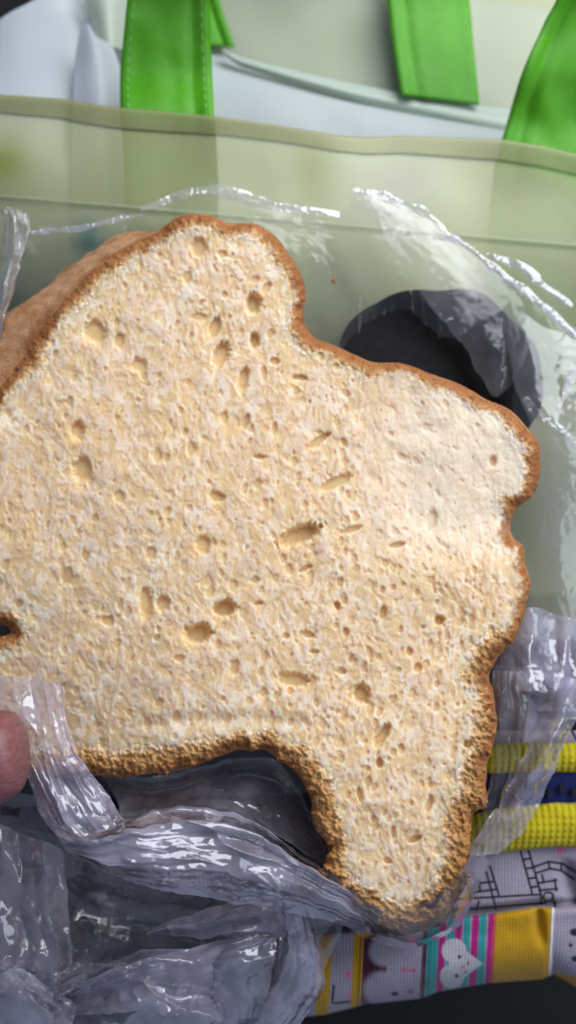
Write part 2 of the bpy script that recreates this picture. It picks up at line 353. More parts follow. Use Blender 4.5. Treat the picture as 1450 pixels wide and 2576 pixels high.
# colours: pale cream crumb, warm brown rind with left-side shading and hole bounce light mixed in
mixn = fbm(BX / 22, BY / 30, 91, 3); big = fbm(BX / 210, BY / 160, 95, 2)
cream = np.array([.845, .635, .45]); pale = np.array([.91, .75, .60]); tan = np.array([.77, .535, .335])
wgt = sstep(.25, .75, mixn)[..., None]
C = cream * (1 - wgt) + pale * wgt
wt = (sstep(.4, .8, fbm(BX / 14, BY / 22, 99, 2)) * .6)[..., None]; C = C * (1 - wt) + tan * wt
C = C * (.95 + .12 * (big[..., None] - .5)); lf = (.35 * sstep(700, -100, BX))[..., None]; C = C * (1 - lf) + np.array([.70, .48, .30]) * lf  # shading of the left side put into the crumb colour
dg = fbm((BX + BY * .9) / 60, (BX * .9 - BY) / 420, 171, 3); dw = (.55 * sstep(.52, .72, dg) * sstep(900, 400, BX))[..., None]; C = C * (1 - dw) + np.array([.90, .79, .66]) * dw
cell_bounce_w = np.maximum(.9 * np.clip(pore / .0007, 0, 1), .75 * cell * (1 - .6 * lobe))[..., None]; C = C * (1 - cell_bounce_w) + np.array([.79, .55, .27]) * cell_bounce_w  # tan cell walls, with golden light bouncing inside the holes put into the colour
pk = (.6 * lobe * sstep(930, 1060, BY))[..., None]; C = C * (1 - pk) + np.array([.90, .77, .62]) * pk
yel = np.array([.86, .71, .42]); wy = (.15 * np.exp(-(((BX - 1040) / 150) ** 2 + ((BY - 1430) / 60) ** 2)))[..., None]
C = C * (1 - wy) + yel * wy
gold = np.array([.58, .33, .125]); brown = np.array([.30, .098, .022]); dk = np.array([.17, .05, .014])
cn = fbm(BX / 11, BY / 11, 103, 3)
t1 = sstep(.06, .62, ct + (cn - .5) * .35)[..., None]; t2 = sstep(.5, 1.05, ct + (cn - .5) * .7)[..., None]; t3 = (np.maximum(sstep(.60, .8, cn), sstep(.58, .7, fbm(BX / 40, BY / 40, 161, 2))) * sstep(.3, .8, ct) * .7)[..., None]
C = C * (1 - t1) + gold * t1; C = C * (1 - t2) + brown * t2; C = C * (1 - t3) + dk * t3
rimc = (.9 * sstep(32, 6, DD + (cn - .5) * 40) * sstep(1750, 1500, BY))[..., None]; C = C * (1 - rimc) + np.array([.34, .125, .035]) * rimc
golden = (.62 * sstep(1750, 2150, BY) * sstep(.15, .5, ct))[..., None]; C = C * (1 - golden) + np.array([.47, .235, .075]) * golden
keep = DD > -.5 * STEP
qk = keep[:-1, :-1] & keep[1:, :-1] & keep[1:, 1:] & keep[:-1, 1:]
SX, SY = BX.copy(), BY.copy()                                                   # snap the border onto the outline
vb = np.zeros_like(keep)
pad = np.pad(qk, 1); cnt = pad[:-1, :-1].astype(int) + pad[1:, :-1] + pad[:-1, 1:] + pad[1:, 1:]
vb = (cnt > 0) & (cnt < 4)
SX[vb] -= DD[vb] * gxx[vb]; SY[vb] -= DD[vb] * gyy[vb]
isc = (ct > .10)
qc = qk & (isc[:-1, :-1] | isc[1:, 1:]) & (DD[:-1, :-1] < 120)
qm = qk & ~qc
idx = np.arange(BX.size).reshape(BX.shape)
Q = np.stack([idx[:-1, :-1], idx[1:, :-1], idx[1:, 1:], idx[:-1, 1:]], -1)
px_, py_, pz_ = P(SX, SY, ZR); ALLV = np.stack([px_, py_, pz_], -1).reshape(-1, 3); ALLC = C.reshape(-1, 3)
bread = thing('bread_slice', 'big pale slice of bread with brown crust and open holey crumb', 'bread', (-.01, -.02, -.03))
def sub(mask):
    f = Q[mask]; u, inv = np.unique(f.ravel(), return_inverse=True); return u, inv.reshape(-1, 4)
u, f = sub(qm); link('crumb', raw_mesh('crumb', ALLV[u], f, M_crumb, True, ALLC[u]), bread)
u, f = sub(qc)
# rind wall: rings along the smoothed outline, from under the cut face back to the far side of the slice
seg_ = np.concatenate([[0], np.cumsum(np.linalg.norm(np.diff(np.vstack([cl, cl[:1]]), axis=0), axis=1))])
NR = int(seg_[-1] / 4); q_ = np.linspace(0, seg_[-1], NR, endpoint=False); c2_ = np.vstack([cl, cl[:1]])
ro = np.stack([np.interp(q_, seg_, c2_[:, k]) for k in (0, 1)], 1)
def circ(a, n):
    for _ in range(2): a = sum(np.roll(a, k, 0) for k in range(-n, n + 1)) / (2 * n + 1)
    return a
cs = circ(ro, 5); tg = np.roll(circ(ro, 12), -3, 0) - np.roll(circ(ro, 12), 3, 0); tg /= np.linalg.norm(tg, axis=1)[:, None]
nx, ny = tg[:, 1], -tg[:, 0]; bx, by = cs[:, 0], cs[:, 1]
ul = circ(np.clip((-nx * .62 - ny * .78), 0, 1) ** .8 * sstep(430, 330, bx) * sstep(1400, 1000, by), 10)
rows = []; cols = []; K = 40; zb_ = base_z(bx, by)
for k in range(K):
    t = k / (K - 1); bul = math.sin(t * math.pi) * 10
    n_ = fbm(bx / 85 + t * .9, by / 85 - t * .9, 111, 3) - .5; nf = fbm(bx / 24 + t * 7, by / 24 + t * 5, 113, 3) - .5
    off = bul * (1 - ul) + ul * (2 + (34 + 95 * sstep(270, -10, bx)) * math.sin(t * 1.5) + 55 * n_ * t) - 18 * t * (1 - ul) + nf * 7 * min(1, t * 6)
    ax, ay = bx + nx * off, by + ny * off
    if k == 0: ax, ay = ro[:, 0] - nx * 5, ro[:, 1] - ny * 5
    kx, ky, kz = P(ax, ay, zb_ - .0026 - t * .021)
    rows.append(np.stack([kx, ky, kz], -1))
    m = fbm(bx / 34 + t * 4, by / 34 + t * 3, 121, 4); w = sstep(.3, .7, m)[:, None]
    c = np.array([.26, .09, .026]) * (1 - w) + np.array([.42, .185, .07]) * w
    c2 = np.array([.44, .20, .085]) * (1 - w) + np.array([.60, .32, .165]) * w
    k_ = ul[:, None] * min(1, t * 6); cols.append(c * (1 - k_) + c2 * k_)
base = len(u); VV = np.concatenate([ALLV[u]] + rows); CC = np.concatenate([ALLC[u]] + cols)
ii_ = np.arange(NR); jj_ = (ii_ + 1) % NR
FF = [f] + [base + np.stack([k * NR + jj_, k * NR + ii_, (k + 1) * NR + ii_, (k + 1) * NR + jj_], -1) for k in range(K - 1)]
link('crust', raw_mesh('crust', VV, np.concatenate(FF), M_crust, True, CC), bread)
bk = cl[::4]; kx, ky, kz = P(bk[:, 0], bk[:, 1], base_z(bk[:, 0], bk[:, 1]) - .022)
link('cut_back', raw_mesh('cut_back', np.stack([kx, ky, kz], -1), [list(range(len(bk)))], surf('bread_back', (.7, .5, .28), .8), False), bread)
cx, cy, cz = P(841, 706, -.033)
bm = bmesh.new(); bmesh.ops.create_icosphere(bm, subdivisions=3, radius=.00075)
for v in bm.verts: v.co *= .7 + .6 * float(vnoise(v.co.x * 1800, v.co.y * 1800 + v.co.z * 900, 4)); v.co.z *= .7
me = bpy.data.meshes.new('crumb_fleck'); bm.to_mesh(me); bm.free(); me.materials.append(surf('toasted_fleck', (.28, .12, .05), .8))
fl = link('crust_fleck', me); fl.location = (float(cx), float(cy), float(cz)); fl['label'] = 'tiny brown crust fleck stuck on the clear film above the bread notch'; fl['category'] = 'crumb'

# ------------------------------------------------------------------ tote bag
tote = thing('tote_bag', 'pale green frosted plastic tote bag with bright green ribbon handles, behind the bread', 'tote bag', (0, .05, -.09))
RIM = np.array([(-420,238),(-200,236),(0,238),(150,247),(270,267),(420,281),(540,292),(700,315),(850,340),(920,346),(1010,341),(1110,345),(1270,352),(1360,366),(1450,388),(1600,430),(1800,470)], float)
def rim_y(x): return np.interp(x, RIM[:, 0], RIM[:, 1]) + 0 * x
nu, nv = 260, 200
gx = np.linspace(-420, 1800, nu)[None, :].repeat(nv, 0); t = np.linspace(0, 1, nv)[:, None].repeat(nu, 1)
ry_ = rim_y(gx); gy = ry_ + t * (1610 - ry_)
def front_z(x, y, t):
    return -.046 + .006 * np.sin(x / 300 + .6) * (1 - t) + .004 * (fbm(x / 260, y / 320, 15, 2) - .5) - .006 * t
gz = front_z(gx, gy, t)
base = np.array([.90, .90, .50]); C2 = np.ones(gx.shape + (3,)) * base
def blot(C, x, y, rx, ry, c, s=1., soft=1.0):
    q = ((gx - x) / rx) ** 2 + ((gy - y) / ry) ** 2
    w = (s * np.exp(-q * 1.1))[..., None]; return C * (1 - w) + np.array(c) * w
C2 = blot(C2, 5, 405, 70, 60, (.55, .62, .03), 1.); C2 = blot(C2, 380, 420, 120, 120, (.66, .72, .25), .4)
C2 = blot(C2, 790, 420, 45, 120, (.62, .62, .14), .7); C2 = blot(C2, 1000, 480, 130, 120, (.72, .66, .48), .8)
C2 = blot(C2, 225, 605, 36, 45, (.10, .45, .30), .95, .5); C2 = blot(C2, 30, 790, 110, 90, (.13, .30, .09), .9, .7)
C2 = blot(C2, 1400, 760, 150, 180, (.42, .46, .22), .6); C2 = blot(C2, 1420, 1250, 200, 330, (.42, .43, .34), .8)
sheet('front_panel', gx, gy, gz, M_panel, tote, C2, thick=.0004)
# folded hem along the rim: a second layer, its lower edge stepped
th = np.linspace(0, 1, 14)[:, None].repeat(nu, 1); gxh = gx[:14]
hy = rim_y(gxh) + th * (46 + 6 * np.sin(gxh / 170)); hz = front_z(gxh, hy, th * .04) + .0006
Ch = np.ones(gxh.shape + (3,)) * np.array([.66, .65, .30])
sheet('rim_hem', gxh, hy, hz, frosted('hem_plastic', None, .76, .35, .3), tote, Ch, thick=.0003)
seam_t = np.linspace(0, 1, 5)[:, None].repeat(nu, 1); sy = 489 + (gxh[:5] - 0) * .085 + seam_t * 9
sheet('weld_seam', gxh[:5], sy, front_z(gxh[:5], sy, .2) + .0009 + .0004 * np.sin(seam_t * 3.14), M_panel, tote, np.ones(gxh[:5].shape + (3,)) * np.array([.62, .66, .45]))
# back panel, seen over the rim
gx = np.linspace(190, 1900, 160)[None, :].repeat(120, 0); t = np.linspace(0, 1, 120)[:, None].repeat(160, 1)
top = -10 + 0 * gx + np.interp(gx, [0, 600, 1100, 1450, 1900], [-160, -90, -40, 8, 30]); gy = top + t * (1500 - top)
gz = -.098 - .02 * t + .006 * (fbm(gx / 300, gy / 300, 19, 2) - .5) + .006 * sstep(-200, 300, gx)
C3 = np.ones(gx.shape + (3,)) * np.array([.82, .88, .66])
C3 = C3 * (1 - .5 * sstep(44, 30, gy - top)[..., None]) + .5 * sstep(44, 30, gy - top)[..., None] * np.array([.78, .76, .36])
gy0 = gy
C3 = blot(C3, 830, 120, 90, 130, (.78, .82, .52), .5)
sheet('back_panel', gx, gy, gz, M_back, tote, C3, thick=.0005)
hx = np.linspace(560, 1900, 120)[None, :].repeat(16, 0); th = np.linspace(0, 1, 16)[:, None].repeat(120, 1)
yt = np.interp(hx, [560, 600, 740, 850, 1010, 1200, 1450, 1900], [120, 140, 175, 200, 232, 262, 292, 340])
yb = np.interp(hx, [560, 600, 740, 900, 1080, 1260, 1450, 1900], [135, 165, 212, 262, 305, 350, 385, 460])
sheet('back_hem', hx, yt + (yb - yt) * th, -.0885 + .0035 * np.sin(th * 3.14), frosted('back_hem_plastic', None, .12, .35, .35), tote, np.ones(hx.shape + (3,)) * np.array([.82, .92, .80]), thick=.0005)
# inner lining sheet between the panels and the left gusset
gx, gy, gz = patch([[(450,100,-.094),(560,140,-.093),(740,208,-.091),(1000,285,-.088),(1300,360,-.083)],[(420,260,-.084),(560,280,-.083),(760,320,-.081),(1000,350,-.078),(1300,385,-.074)],[(420,1000,-.080),(560,1000,-.078),(760,1000,-.076),(1000,1000,-.073),(1300,1000,-.07)]], 90, 50)
gz = gz + .0015 * (fbm(gx / 120, gy / 120, 23, 2) - .5)
sheet('inner_lining', gx, gy, gz, frosted('white_lining_plastic', (.84, .90, .90), .06, .4, .35), tote)
gx, gy, gz = patch([[(-260,200,-.09),(-60,92,-.088),(15,38,-.086),(75,6,-.085),(180,-50,-.085),(330,-60,-.088)],[(-260,180,-.085),(-60,160,-.08),(60,130,-.075),(180,110,-.078),(240,110,-.086),(340,110,-.084)],[(-260,420,-.064),(-60,400,-.062),(80,400,-.060),(200,400,-.064),(270,400,-.070),(420,420,-.072)],[(-260,1000,-.072),(-60,1000,-.072),(80,1000,-.07),(200,1000,-.07),(270,1000,-.074),(420,1000,-.078)]], 150, 110)
gz = gz + crumple(gx, gy, 5, 3, .006, 150, (-.25, .35))
sheet('side_gusset', gx, gy, gz, frosted('white_gusset_plastic', (.80, .86, .90), .06, .35, .4), tote)
gx, gy, gz = patch([[(205,60,-.070),(225,62,-.068),(236,90,-.070)],[(190,150,-.068),(240,135,-.063),(290,130,-.070)],[(180,300,-.062),(250,290,-.058),(320,290,-.064)],[(180,620,-.066),(250,620,-.062),(320,620,-.066)]], 40, 50)
sheet('gusset_fold', gx, gy, gz, frosted('gusset_fold_plastic', (.84, .88, .92), .08, .35, .4), tote, thick=.0004)
gx, gy, gz = patch([[(205,-60,-.082),(260,-60,-.080),(330,-60,-.084)],[(225,40,-.082),(270,40,-.078),(330,40,-.084)],[(238,100,-.08),(280,118,-.077),(330,132,-.084)]], 30, 30)
sheet('gusset_corner', gx, gy, gz, frosted('gusset_corner_plastic', (.72, .80, .66), .1, .35, .4), tote, thick=.0004)

stitch_me = box_mesh('stitch', .0019, .00034, .0003, M_stitch, .0001)
def ribbon(name, pts, stitched, n=140, edge=.0006):
    """pts: left x,y, right x,y, z along the strap"""
    a = cr(pts, n); m = 18; s = np.linspace(0, 1, m)[None, :]
    X = a[:, 0:1] * (1 - s) + a[:, 2:3] * s; Y = a[:, 1:2] * (1 - s) + a[:, 3:4] * s
    Z = a[:, 4:5] + 0 * s + edge * (np.exp(-((s - .06) / .05) ** 2) + np.exp(-((s - .94) / .05) ** 2)) * .6 + .0016 * np.sin(s * math.pi) * 0
    Z = Z + .0040 * (fbm(X / 110, Y / 170, 77, 2) - .5) - .0016 * np.exp(-((s - .80) / .05) ** 2)
    o = sheet(name, X, Y, Z, M_strap, tote, thick=.0009)
    if stitched:
        for sv in (.085, .915):
            j = int(sv * (m - 1)); x, y, z = P(X[:, j], Y[:, j], Z[:, j]); p = np.stack([x, y, z], -1)
            p[:, 0] = (1 - sv) * 0 + P(a[:, 0] * (1 - sv) + a[:, 2] * sv, Y[:, j], Z[:, j])[0]
            L = np.concatenate([[0], np.cumsum(np.linalg.norm(np.diff(p, axis=0), axis=1))])
            lo, hi = stitched
            d = lo
            while d < min(hi, L[-1] - .003):
                q = np.array([np.interp(d, L, p[:, k]) for k in range(3)]); r = np.array([np.interp(d + .0015, L, p[:, k]) for k in range(3)])
                st = bpy.data.objects.new('stitch', stitch_me); COL.objects.link(st); st.parent = o; st.matrix_parent_inverse = o.matrix_world.inverted()
                st.location = (q[0], q[1], q[2] + .0012); dv = Vector(r - q); st.rotation_euler = dv.to_track_quat('X', 'Z').to_euler()
                d += .0030
    return o
def hz(x, y): return float(front_z(np.array(x, float), np.array(y, float), (y - 300) / 1300)) - .0035
# front handle: one long loop, both feet inside the front panel
ribbon('handle', [(322,640,552,640,hz(430,640)),(318,530,548,530,hz(430,530)),(313,400,545,400,hz(430,400)),(306,270,540,290,hz(430,290)),(306,180,533,180,-.047),(316,60,528,60,-.043),(325,-40,530,-40,-.038),(330,-250,560,-230,-.02),(480,-520,640,-400,0.0),
   (860,-640,860,-440,.005),(1300,-560,1180,-380,-.005),(1560,-320,1370,-200,-.025),(1600,-60,1408,-40,-.036),(1565,60,1368,60,-.042),(1520,180,1315,180,-.047),(1490,340,1270,330,hz(1370,340)-.002),(1470,460,1240,460,hz(1350,460)-.003),(1455,700,1222,700,hz(1340,700)-.003),(1450,1000,1215,1000,hz(1340,1000)-.003)], (.030, .086), 320)
# back handle
ribbon('handle', [(470,112,590,118,-.090),(445,20,556,20,-.088),(420,-80,530,-90,-.084),(440,-330,570,-280,-.06),(700,-520,730,-400,-.045),(1000,-400,880,-320,-.058),(1150,-120,950,-120,-.080),(1178,0,974,0,-.0845),(1190,120,990,120,-.0855),(1204,266,1010,240,-.0845)], (.240, .5), 200)

# ------------------------------------------------------------------ black rounded thing seen through the film
def blob(name, cx, cy, rx, ry, rz, z, mat, rot=0, seed=1, nn=.12):
    bm = bmesh.new(); bmesh.ops.create_icosphere(bm, subdivisions=5, radius=1)
    for v in bm.verts:
        p = v.co.copy(); k = 1 + nn * (float(fbm(p.x * 1.4 + 3, p.y * 1.4 + p.z, seed, 2)) - .5)
        x, y = p.x * rx * k, p.y * ry * k; c, s = math.cos(rot), math.sin(rot)
        X, Y, Z = P(cx + x * c - y * s, cy + x * s + y * c, z)
        v.co = (float(X), float(Y), z + p.z * rz * k)
    for f in bm.faces: f.smooth = True
    me = bpy.data.meshes.new(name); bm.to_mesh(me); bm.free(); me.materials.append(mat); return link(name, me)
b = blob('black_object', 1095, 965, 265, 235, .004, -.0405, M_black, .75, 3, .3)
b['label'] = 'black rounded soft object half hidden behind the bread, seen through clear film'; b['category'] = 'pouch'

# ------------------------------------------------------------------ zip pouch with printed fabric
pouch = thing('zip_pouch', 'printed fabric pouch with yellow edged navy zip, white heart and mustard block', 'pouch', (.05, -.11, -.06))
nu, nv = 460, 380
t = np.linspace(0, 1, nv)[:, None].repeat(nu, 1); px0 = 930 - 380 * sstep(.2, .62, t)
gx = px0 + (1760 - px0) * np.linspace(0, 1, nu)[None, :]
fold = np.interp(gx, [330, 800, 1000, 1140, 1236, 1358, 1400, 1450, 1760], [2395, 2345, 2318, 2302, 2295, 2278, 2280, 2276, 2260])
bot = np.interp(gx, [330, 600, 818, 922, 1062, 1101, 1227, 1367, 1392, 1450, 1760], [2590, 2575, 2552, 2526, 2511, 2495, 2473, 2463, 2450, 2482, 2500])
gy = np.where(t < .62, 1838 + (fold - 1838) * t / .62, fold + (bot - fold) * np.sin(np.clip((t - .62) / .34, 0, 1) * math.pi / 2))
gz = -.030 + .005 * sstep(1640, 2000, gy) + .0012 * np.exp(-((gy - fold - 14) / 26) ** 2) - .0045 * np.exp(-((gy - fold + 6) / 9) ** 2)
tt = np.clip((t - .62) / .38, 0, 1)
gz = gz + .004 * np.sin(tt * math.pi) - .030 * tt ** 3 + .0028 * (fbm(gx / 170, gy / 150, 9, 3) - .5)
gz = gz - .022 * sstep(130, 0, gx - px0) ** 1.5
crz = np.exp(-((gx - 1352 - (gy - 2280) * .12) / 12) ** 2) * sstep(2270, 2300, gy) * sstep(2400, 2330, gy); gz = gz - .0028 * crz
crz2 = np.exp(-((gx - 1430 - (gy - 2190) * .25) / 20) ** 2) * sstep(2150, 2200, gy) * sstep(2290, 2260, gy); gz = gz - .005 * crz2
LAV = np.array([.32, .28, .35]); BLK = np.array([.012, .016, .03]); TEAL = np.array([.03, .25, .26]); MAG = np.array([.36, .012, .17]); MUS = np.array([.46, .25, .008]); MAR = np.array([.07, .012, .03]); PNK = np.array([.7, .13, .25])
PC = np.ones(gx.shape + (3,)) * LAV
def paint(mask, c):
    global PC
    w = np.clip(mask, 0, 1)[..., None]; PC = PC * (1 - w) + np.array(c) * w
def seg(x0, y0, x1, y1, w, c=BLK):
    L2 = (x1 - x0) ** 2 + (y1 - y0) ** 2; s = np.clip(((gx - x0) * (x1 - x0) + (gy - y0) * (y1 - y0)) / L2, 0, 1)
    d = np.hypot(gx - x0 - s * (x1 - x0), gy - y0 - s * (y1 - y0)); paint(sstep(w + 1.5, w - 1, d), c)
def dot(x, y, rx, ry, c): paint(sstep(1.25, .8, np.hypot((gx - x) / rx, (gy - y) / ry)), c)
def band(x0, x1, c, sk=-.05, y0=None):
    xx = gx - (gy - 2400) * sk; m = sstep(x0 - 1.5, x0 + 1.5, xx) * sstep(x1 + 1.5, x1 - 1.5, xx) * (gy > fold + 4); paint(m, c)
# top face: line drawn rails and ladders
for L in [(1310,2141,1339,2247),(1329,2136,1361,2247),(1224,2194,1248,2286),(1233,2180,1255,2250),(1150,2262,1361,2250),(1140,2290,1373,2271),(1318,2162,1333,2160),(1324,2185,1340,2183),(1331,2210,1348,2208),(1336,2232,1355,2230),
          (1346,2180,1380,2168),(1380,2168,1415,2172),(1415,2172,1450,2194),(1450,2194,1500,2230),(1350,2196,1385,2185),(1385,2185,1412,2190),(1412,2190,1445,2212),(1380,2168,1384,2186),(1412,2172,1413,2190),(1364,2200,1368,2220),(1352,2222,1400,2214),(1396,2212,1400,2240),(1356,2240,1402,2236),
          (1205,2222,1240,2218),(1206,2222,1208,2240),(1196,2244,1246,2238),(1205,2268,1198,2288),(1361,2250,1362,2274),(1389,2258,1398,2280),(1433,1826,1452,1864),(1390,2300,1398,2268),(1452,2194,1456,2240),(1180,2232,1184,2262),
          (960,2270,1130,2262),(1000,2200,1010,2266),(980,2200,990,2268),(1500,2140,1520,2250),(1530,2140,1550,2250),(1490,2200,1700,2190),(1490,2240,1700,2230)]: seg(*L, 2.6)
for k in range(26):
    a = k / 25 * 6.283; seg(1380 + 13 * math.cos(a), 2256 + 11 * math.sin(a), 1380 + 13 * math.cos(a + .26), 2256 + 11 * math.sin(a + .26), 2.2)
dot(1418, 2128, 22, 7, PNK); dot(1408, 2142, 6, 10, PNK)
# front face
band(300, 835, MUS); band(836, 889, LAV * 1.0); band(560, 800, LAV); band(640, 700, MAR); band(889, 914, MUS); band(905, 908, MAR); band(914, 1066, MAR); band(975, 1062, LAV)
for (x, y, r) in [(968, 2394, 38), (962, 2488, 46)]: dot(x, y, r, r * .95, LAV)
band(1066, 1074, MAR); band(1074, 1102, TEAL); band(1080, 1082, BLK); band(1102, 1120, MAG); band(1120, 1123, LAV); band(1123, 1143, TEAL); band(1143, 1160, MAG); band(1160, 1163, LAV); band(1163, 1181, TEAL); band(1181, 1184, LAV)
band(1184, 1202, MAG); band(1202, 1221, TEAL); band(1221, 1224, LAV); band(1224, 1238, MAG); band(1238, 1245, (.5, .06, .03)); band(1245, 1384, MUS); band(1384, 1390, (.75, .75, .8)); band(1390, 1800, LAV)
for (x, y, rx, ry) in [(1450, 2345, 16, 10), (1452, 2412, 14, 8), (1436, 2378, 5, 5)]: dot(x, y, rx, ry, BLK)
paint(sstep(2438, 2450, gy - (gx - 1392) * .25) * (gx > 1392), MUS)
# the white heart lying on its side, and its dots
hx, hy = (gx - 1126) / 92, (gy - 2424) / 58
q = (hx - .32) ** 2 * 2.1 + (np.abs(hy) - .36 * np.sqrt(np.clip(1 - hx, 0, 1))) ** 2 * 2.4
wl = np.minimum(np.hypot((gx - 1143) / 31, (gy - 2392) / 31), np.hypot((gx - 1138) / 31, (gy - 2456) / 31))
tri = np.maximum((np.abs(gy - 2424) - (1216 - gx) * .74) / 14, (1130 - gx) / 14) + 1
paint(sstep(1.06, .94, np.minimum(wl, tri)), np.array([.46, .44, .48]))
dot(1156, 2407, 4, 5, MAR); dot(1149, 2455, 4.5, 4.5, BLK); dot(1165, 2433, 4.5, 4, PNK); dot(1179, 2423, 2.5, 6, (.35, .05, .06)); dot(1172, 2446, 2.5, 4, MAR)
dot(1036, 2367, 13, 9, PNK * .9 + .08); dot(1016, 2441, 6, 6, PNK * .8); dot(1041, 2441, 5, 6, PNK * .7); seg(1016, 2441, 1041, 2441, 2, PNK * .8); dot(994, 2500, 9, 5, BLK); dot(1034, 2494, 8, 6, (.3, .1, .25))
dot(878, 2452, 5, 8, PNK); dot(868, 2448, 4, 4, PNK); dot(876, 2505, 6, 4, PNK); seg(840, 2480, 836, 2520, 3); seg(840, 2524, 880, 2520, 2.5); dot(640, 2400, 9, 6, PNK); dot(690, 2396, 8, 6, MAG); dot(590, 2410, 7, 5, BLK)
sheet('body', gx, gy, gz, M_print, pouch, PC, thick=.0006)
def tape(name, y0, y1, z, mat, sl=-.06, puff=.0012, x0=1000, x1=1760, parent=pouch, seed=1):
    X = np.linspace(x0, x1, 200)[None, :].repeat(16, 0); s = np.linspace(0, 1, 16)[:, None].repeat(200, 1)
    Y = y0 + (y1 - y0) * s + (X - 1350) * sl + (vnoise(X / 60, s * 0 + .5, seed) - .5) * 7
    Z = z + puff * np.sin(s * math.pi) ** .6 + .0008 * (fbm(X / 60, Y / 40, seed, 2) - .5)
    return sheet(name, X, Y, Z, mat, parent, thick=.0008)
zp = tape('zip_tape', 1940, 2034, -.0230, M_navy, -.03, .0006)
tape('yellow_tape', 1868, 1944, -.0226, M_tape, .0, .0022, seed=4); tape('yellow_tape', 2026, 2138, -.0222, M_tape, -.1, .0026, seed=6)
tooth = box_mesh('zip_tooth', .0017, .0026, .0014, M_tooth, .0004)
for k in range(18):
    x = 1040 + k * 31.0; X, Y, Z = P(x, 1990 + (x - 1350) * -.03 + (5 if k % 2 else -5), -.0212)
    o = bpy.data.objects.new('zip_tooth', tooth); COL.objects.link(o); o.parent = zp; o.matrix_parent_inverse = zp.matrix_world.inverted(); o.location = (float(X), float(Y), float(Z))

# ------------------------------------------------------------------ hand pinching the bag at the left edge
def skin_chain(bm, layer, pts, start=None):
    prev = start; out = []
    for (x, y, z, r) in pts:
        X, Y, Z = P(x, y, z); v = bm.verts.new((float(X), float(Y), float(Z))); v[layer].radius = (r * PX, r * PX)
        if prev is not None: bm.edges.new((prev, v))
        prev = v; out.append(v)
    return out
bm = bmesh.new(); ly = bm.verts.layers.skin.verify()
palm = skin_chain(bm, ly, [(-1250, 2700, -.03, 290), (-950, 2460, -.025, 280), (-760, 2320, -.025, 330), (-600, 2180, -.03, 330)])
palm[0][ly].use_root = True
skin_chain(bm, ly, [(-560, 2260, 0, 150), (-370, 2110, .014, 124), (-210, 1990, .020, 120), (-85, 1918, .0215, 118), (20, 1894, .0205, 112), (72, 1888, .020, 82)], palm[2])
for (a, ln, z0) in [(-210, 1.0, -.045), (-60, 1.06, -.05), (95, 1.0, -.052), (240, .82, -.05)]:
    skin_chain(bm, ly, [(-470, 2080 + a, -.04, 105), (-300 + 60 * (ln - 1), 2010 + a, z0, 92), (-130 + 260 * (ln - 1), 1975 + a * .9, z0 - .001, 84), (-10 + 300 * (ln - 1), 1960 + a * .85, z0 + .003, 70)], palm[3])
me = bpy.data.meshes.new('hand'); bm.to_mesh(me); bm.free()
tmp = bpy.data.objects.new('tmp', me); COL.objects.link(tmp)
tmp.modifiers.new('s', 'SKIN').use_smooth_shade = True; sd = tmp.modifiers.new('d', 'SUBSURF'); sd.levels = 3; sd.render_levels = 3
dg = bpy.context.evaluated_depsgraph_get(); hm = bpy.data.meshes.new_from_object(tmp.evaluated_get(dg)); bpy.data.objects.remove(tmp)
hm.materials.clear(); hm.materials.append(M_skin); hm.polygons.foreach_set('use_smooth', np.ones(len(hm.polygons), bool))
hand = link('hand', hm); hand['label'] = 'pink thumb tip of a hand pinching the plastic bag at the left edge'; hand['category'] = 'hand'

# ------------------------------------------------------------------ clear plastic bag
bag = thing('clear_plastic_bag', 'thin crumpled clear plastic bag wrapped round the bread slice', 'plastic bag', (0, -.03, -.04))
def ridge(X, Y, pl, w, k):                         # a sharp fold line pressed into a sheet
    c = cr(pl, 70); out = np.zeros_like(X); R = w * 6
    m = (X > c[:, 0].min() - R) & (X < c[:, 0].max() + R) & (Y > c[:, 1].min() - R) & (Y < c[:, 1].max() + R)
    if not m.any(): return out
    d = np.hypot(X[m][:, None] - c[None, :, 0], Y[m][:, None] - c[None, :, 1]); j = d.argmin(1); dm = d[np.arange(len(j)), j]
    tp = np.sin(np.clip((j + .5) / 70, 0, 1) * math.pi) ** .6
    ww = w * (.6 + .8 * vnoise(X[m] / 110, Y[m] / 110, 7)); out[m] = k * w * PX * np.exp(-dm / ww) * tp; return out
def filmpatch(name, rows, nu, nv, mat, crs=(), fine=0, seed=1, ej=.5, rid=(), pl=()):
    X, Y, Z = patch(rows, nu, nv)
    for (sd_, n, amp, per, ang) in crs: Z = Z + crumple(X, Y, sd_, n, amp, per, ang)
    jx = (fbm(X / 45, Y / 45, seed + 40, 3) - .5) * 34; jy = (fbm(X / 45, Y / 45, seed + 50, 3) - .5) * 34; X = X + jx * ej; Y = Y + jy * ej
    vv, uu = np.meshgrid(np.linspace(0, 1, nv), np.linspace(0, 1, nu), indexing='ij')
    for (ax, cnt, amp, sd_) in pl:                 # gathered pleats that run along the sheet
        a_, b_ = (uu, vv) if ax == 'u' else (vv, uu)
        Z = Z + amp * plin(b_ * cnt + 1.3 * (fbm(a_ * 2.2, b_ * 2.0, sd_, 2) - .5), sd_) * (.25 + 1.5 * sstep(.25, .75, vnoise(a_ * 5, b_ * cnt * .4, sd_ + 7)))
    for (pl_, w, k) in rid: Z = Z + ridge(X, Y, pl_, w, k)
    if fine: Z = Z + .2 * fine * (fbm(X / 18, Y / 18, seed, 3) - .5)
    return sheet(name, X, Y, Z, mat, bag)
PI = math.pi
